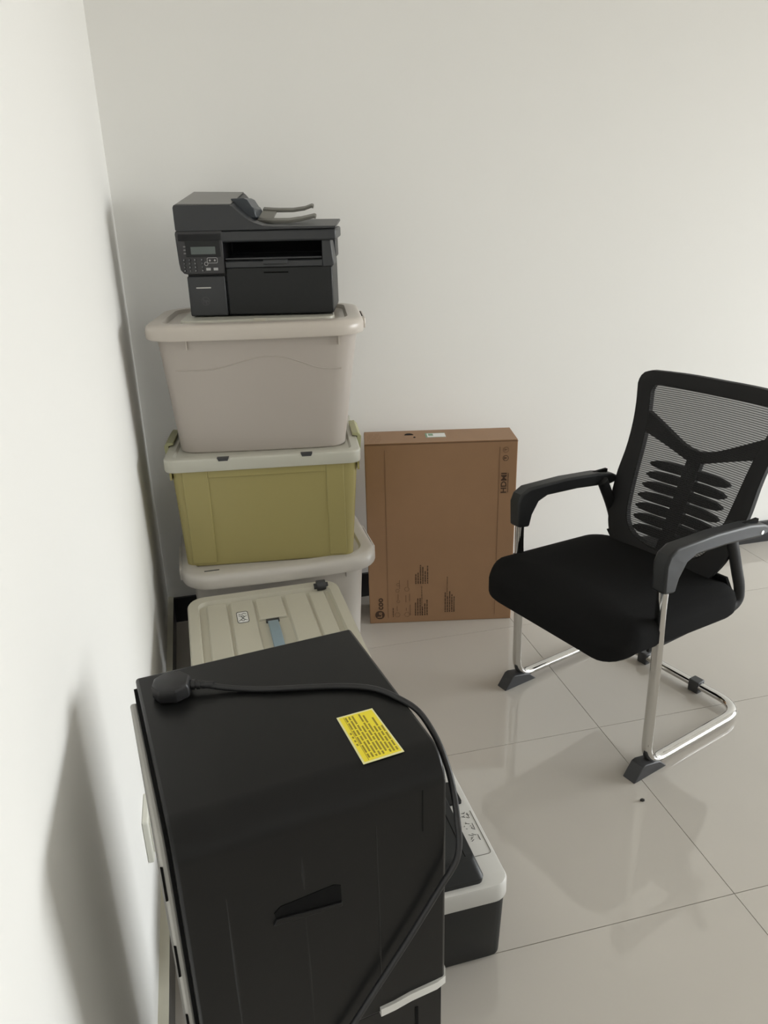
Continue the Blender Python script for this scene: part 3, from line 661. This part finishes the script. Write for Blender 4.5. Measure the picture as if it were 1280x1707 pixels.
# ================================================================ black mesh visitor chair
TH = 19.0
ch = thing('visitor_chair', 'black mesh-back visitor chair on a chrome sled frame, right of the carton', 'chair', (1.18, 1.72, 0), R(TH - 90))
HX = 0.258
half = [(0.30, 0.634), (0.06, 0.650), (-0.012, 0.655), (-0.016, 0.545), (-0.004, 0.30), (0.0, 0.024), (0.435, 0.024)]
pts = [(HX, y, z) for y, z in half] + [(-HX, y, z) for y, z in half[::-1]]
rad = [0, 0.03, 0.04, 0.1, 0.1, 0.07, 0.08] + [0.08, 0.07, 0.1, 0.1, 0.04, 0.03, 0]
ob('sled_frame', tube(B(), fillet(pts, rad, 8), 0.0155, 0.0115, up=(0, 0, 1), n=16), M_CHROME, ch)
padp = [(-0.037, 0.562), (-0.041, 0.640), (-0.030, 0.664), (0.0, 0.6785), (0.15, 0.677), (0.29, 0.666), (0.355, 0.653), (0.386, 0.637), (0.376, 0.622), (0.345, 0.618), (0.2, 0.634), (0.075, 0.640), (0.040, 0.628), (0.016, 0.592), (0.006, 0.555)]
for sx in (1, -1):
    pd = ob('armrest', prism(B(), padp, 'x', sx * HX - 0.021, sx * HX + 0.021), M_PAD, ch, bevel=0.007, seg=3)
    ob('arm_groove', bx(sx * HX - 0.005, sx * HX + 0.005, 0.27, 0.345, 0.6555, 0.6665), M_DARK, pd, smooth=False)
    ft = prism(B(), [(-0.062, 0.0), (0.070, 0.0), (0.040, 0.028), (0.022, 0.033), (-0.020, 0.043), (-0.032, 0.040)], 'x', sx * HX - 0.020, sx * HX + 0.020)
    ob('foot', ft, M_FOOT, ch, bevel=0.002)
    ob('glide', bx(sx * 0.10 - 0.018, sx * 0.10 + 0.018, 0.419, 0.452, 0.0, 0.041), M_FOOT, ch, bevel=0.003)
# seat cushion
def seat_ring(ins, z): return [(x, y, z - 0.055 * (y + 0.16) - (0.035 * max(0, (-0.09 - y)) / 0.075 if y < -0.09 else 0)) for x, y in rrect(0.0, 0.095, 0.535 - 2 * ins, 0.525 - 2 * ins, 0.085 - ins * 0.5, 8)]
ob('seat', loft(B(), [seat_ring(0.03, 0.408), seat_ring(0.008, 0.412), seat_ring(0.0, 0.424), seat_ring(0.0, 0.456), seat_ring(0.004, 0.470), seat_ring(0.015, 0.480), seat_ring(0.04, 0.486), seat_ring(0.09, 0.487), seat_ring(0.16, 0.484)]), M_SEAT, ch)
for y_ in (0.02, 0.25):
    ob('seat_support', tube(B(), [(-0.24, y_, 0.385), (0.24, y_, 0.385)], 0.013, n=10), M_CHPL, ch)
for sx in (1, -1):
    ob('seat_bracket', prism(B(), [(-0.012, 0.37), (-0.012, 0.41), (0.27, 0.40), (0.27, 0.375)], 'x', sx * 0.232 - 0.004, sx * 0.232 + 0.004), M_CHPL, ch, bevel=0.001)
    ob('frame_link', tube(B(), [(sx * 0.232, 0.02, 0.388), (sx * HX, -0.004, 0.388)], 0.010, n=10), M_CHPL, ch)

# back: one shared curved surface
BX = -0.012
def by(x, z): return 0.33 + 0.38 * (z - 0.45) - 0.5 * x * x
def pt3(x, z, off): return (x + BX, by(x, z) + off, z)
def sheet(bm, front, off0, off1):
    """closed solid from quads (x,z)x4 lying on the back's surface"""
    return bm
def resample(P, n):
    P = [Vector((x, z, 0)) for x, z in P]; P = smooth_path(P, 6)
    L = [0]
    for a, b_ in zip(P, P[1:]): L.append(L[-1] + (b_ - a).length)
    o_ = []
    for i in range(n):
        s_ = L[-1] * i / (n - 1); j = 0
        while j < len(L) - 2 and L[j + 1] < s_: j += 1
        q_ = (s_ - L[j]) / max(1e-9, L[j + 1] - L[j]); o_.append(tuple((P[j] * (1 - q_) + P[j + 1] * q_)[:2]))
    return o_
def segs(ctrl, ns):
    o_ = []
    for k_ in range(len(ctrl)):
        s_ = resample(ctrl[k_], ns[k_]); o_ += s_ if k_ == 0 else s_[1:]
    return o_
oh = segs([[(0, 0.962), (0.12, 0.963), (0.225, 0.961)], [(0.225, 0.961), (0.246, 0.955), (0.257, 0.94), (0.258, 0.92)],
           [(0.258, 0.92), (0.241, 0.855), (0.230, 0.788), (0.226, 0.725), (0.228, 0.66), (0.224, 0.60), (0.216, 0.545)],
           [(0.216, 0.545), (0.203, 0.505), (0.185, 0.47), (0.160, 0.43)], [(0.160, 0.43), (0.10, 0.405), (0, 0.40)]], [6, 6, 14, 8, 6])
ih = segs([[(0, 0.92), (0.10, 0.921), (0.185, 0.923)], [(0.185, 0.923), (0.199, 0.921), (0.206, 0.912), (0.207, 0.90)],
           [(0.207, 0.90), (0.197, 0.86), (0.185, 0.81), (0.176, 0.74), (0.171, 0.68), (0.165, 0.62), (0.156, 0.56)],
           [(0.156, 0.56), (0.143, 0.525), (0.122, 0.50), (0.10, 0.487)], [(0.10, 0.487), (0.05, 0.475), (0, 0.472)]], [6, 6, 14, 8, 6])
outer = oh + [(-x, z) for x, z in oh[-2:0:-1]]; inner = ih + [(-x, z) for x, z in ih[-2:0:-1]]
fb = B(); n_ = len(outer)
Rg = [[fb.verts.new(pt3(x, z, off)) for x, z in P] for P, off in ((outer, -0.006), (outer, 0.012), (inner, 0.010), (inner, -0.008))]
mido = [((a[0] + b_[0]) / 2, (a[1] + b_[1]) / 2) for a, b_ in zip(outer, inner)]
Rg.append([fb.verts.new(pt3(x, z, -0.013)) for x, z in mido])
for k_ in range(5):
    a, b_ = Rg[k_], Rg[(k_ + 1) % 5]
    for i in range(n_): fb.faces.new((a[i], a[(i + 1) % n_], b_[(i + 1) % n_], b_[i]))
ob('back_frame', fb, M_CHPL, ch)
def strip(bm, top_, bot_, o0, o1):
    V = [[bm.verts.new(pt3(x, z, o_)) for x, z in P] for P, o_ in ((top_, o0), (top_, o1), (bot_, o1), (bot_, o0))]; n2 = len(top_)
    for k2 in range(4):
        for i in range(n2 - 1): bm.faces.new((V[k2][i], V[k2][i + 1], V[(k2 + 1) % 4][i + 1], V[(k2 + 1) % 4][i]))
    bm.faces.new([V[k2][0] for k2 in range(4)]); bm.faces.new([V[k2][-1] for k2 in (3, 2, 1, 0)])
vt = segs([[(-0.205, 0.850), (-0.10, 0.796), (-0.045, 0.771), (0, 0.762)], [(0, 0.762), (0.045, 0.771), (0.10, 0.796), (0.205, 0.850)]], [9, 9])
vb = segs([[(-0.186, 0.786), (-0.10, 0.758), (-0.03, 0.735), (0, 0.728)], [(0, 0.728), (0.03, 0.735), (0.10, 0.758), (0.186, 0.786)]], [9, 9])
q = B(); strip(q, vt, vb, -0.006, 0.010); ob('cross_band', q, M_CHPL, ch)
q = B(); strip(q, [(-0.024, 0.745), (-0.024, 0.62), (-0.023, 0.52), (-0.024, 0.42)][::-1], [(0.024, 0.745), (0.024, 0.62), (0.023, 0.52), (0.024, 0.42)][::-1], -0.005, 0.013); ob('spine', q, M_CHPL, ch)
for i, z_ in enumerate((0.700, 0.668, 0.637, 0.605, 0.574, 0.543, 0.512)):
    tip = (0.136, 0.136, 0.138, 0.140, 0.136, 0.131, 0.122)[i]
    for sx in (1, -1):
        tp, bt = [], []
        for k_ in range(9):
            s_ = k_ / 8; x_ = sx * (0.016 + (tip - 0.016) * s_); h_ = 0.0118 * math.sqrt(max(0.0, 1 - (abs(s_ - 0.35) / 0.655) ** 2.2)) + 0.0006
            tp.append((x_, z_ + h_)); bt.append((x_, z_ - h_))
        q = B(); strip(q, tp, bt, -0.004, 0.008); ob('rib', q, M_CHPL, ch)
# stretched net over the frame
nb = B(); mid_ = [(x * 0.965, 0.68 + (z - 0.68) * 0.985) for x, z in outer]
rows = []
zs_ = [0.43 + (0.945 - 0.43) * i / 24 for i in range(25)]
def halfw(z):
    best = 0.1
    for a, b_ in zip(ih, ih[1:]):
        if min(a[1], b_[1]) - 1e-6 <= z <= max(a[1], b_[1]) + 1e-6 and abs(a[1] - b_[1]) > 1e-6:
            best = max(best, a[0] + (b_[0] - a[0]) * (z - a[1]) / (b_[1] - a[1]))
    return best + 0.014
zs_ = [0.46 + (0.938 - 0.46) * i / 24 for i in range(25)]
for off in (-0.0085, -0.0075):
    rows.append([[nb.verts.new(pt3(halfw(z) * (j / 6 - 1), z, off)) for j in range(13)] for z in zs_])
A_, B_ = rows
for i in range(24):
    for j in range(12):
        nb.faces.new((A_[i][j], A_[i][j + 1], A_[i + 1][j + 1], A_[i + 1][j]))
bmesh.ops.delete(nb, geom=[v for rw in B_ for v in rw], context='VERTS')
ob('net_panel', nb, M_NET, ch)
for sx in (1, -1):
    prof_ = [(0.300, 0.640), (0.345, 0.560), (0.375, 0.49), (0.405, 0.425), (0.412, 0.385), (0.395, 0.368), (0.34, 0.366), (0.24, 0.376)]
    q = B(); P3 = fillet([(sx * 0.218 + BX, y, z) for y, z in prof_], 0.03, 4)
    tube(q, P3, 0.013, 0.019, up=(0, 0, 1), n=12); ob('back_support', q, M_CHPL, ch)
ob('back_crossbar', tube(B(), [(-0.222 + BX, 0.40, 0.375), (0.222 + BX, 0.40, 0.375)], 0.011, n=10), M_CHPL, ch)
ob('lower_net', prism(B(), [(0.335, 0.47), (0.345, 0.47), (0.40, 0.385), (0.39, 0.383)], 'x', -0.215 + BX, 0.215 + BX), M_SEAT, ch)
for sx in (1, -1):
    ob('arm_bolt', cyl(B(), (sx * (HX + 0.0205), 0.345, 0.632), (sx * (HX + 0.0222), 0.345, 0.632), 0.006, n=10), M_CHROME, ch)

# a crumb on the tiles
cb = B(); bmesh.ops.create_icosphere(cb, subdivisions=1, radius=0.006)
for v in cb.verts: v.co = Vector((v.co.x * 1.2 * random.uniform(0.8, 1.2), v.co.y * random.uniform(0.8, 1.2), max(0, v.co.z * 0.7 + 0.003)))
o = ob('crumb', cb, M_CRUMB, None, loc=(1.199, 1.377, 0))
tag(o, 'small dark crumb on the glossy floor in front of the near chair foot', 'debris')
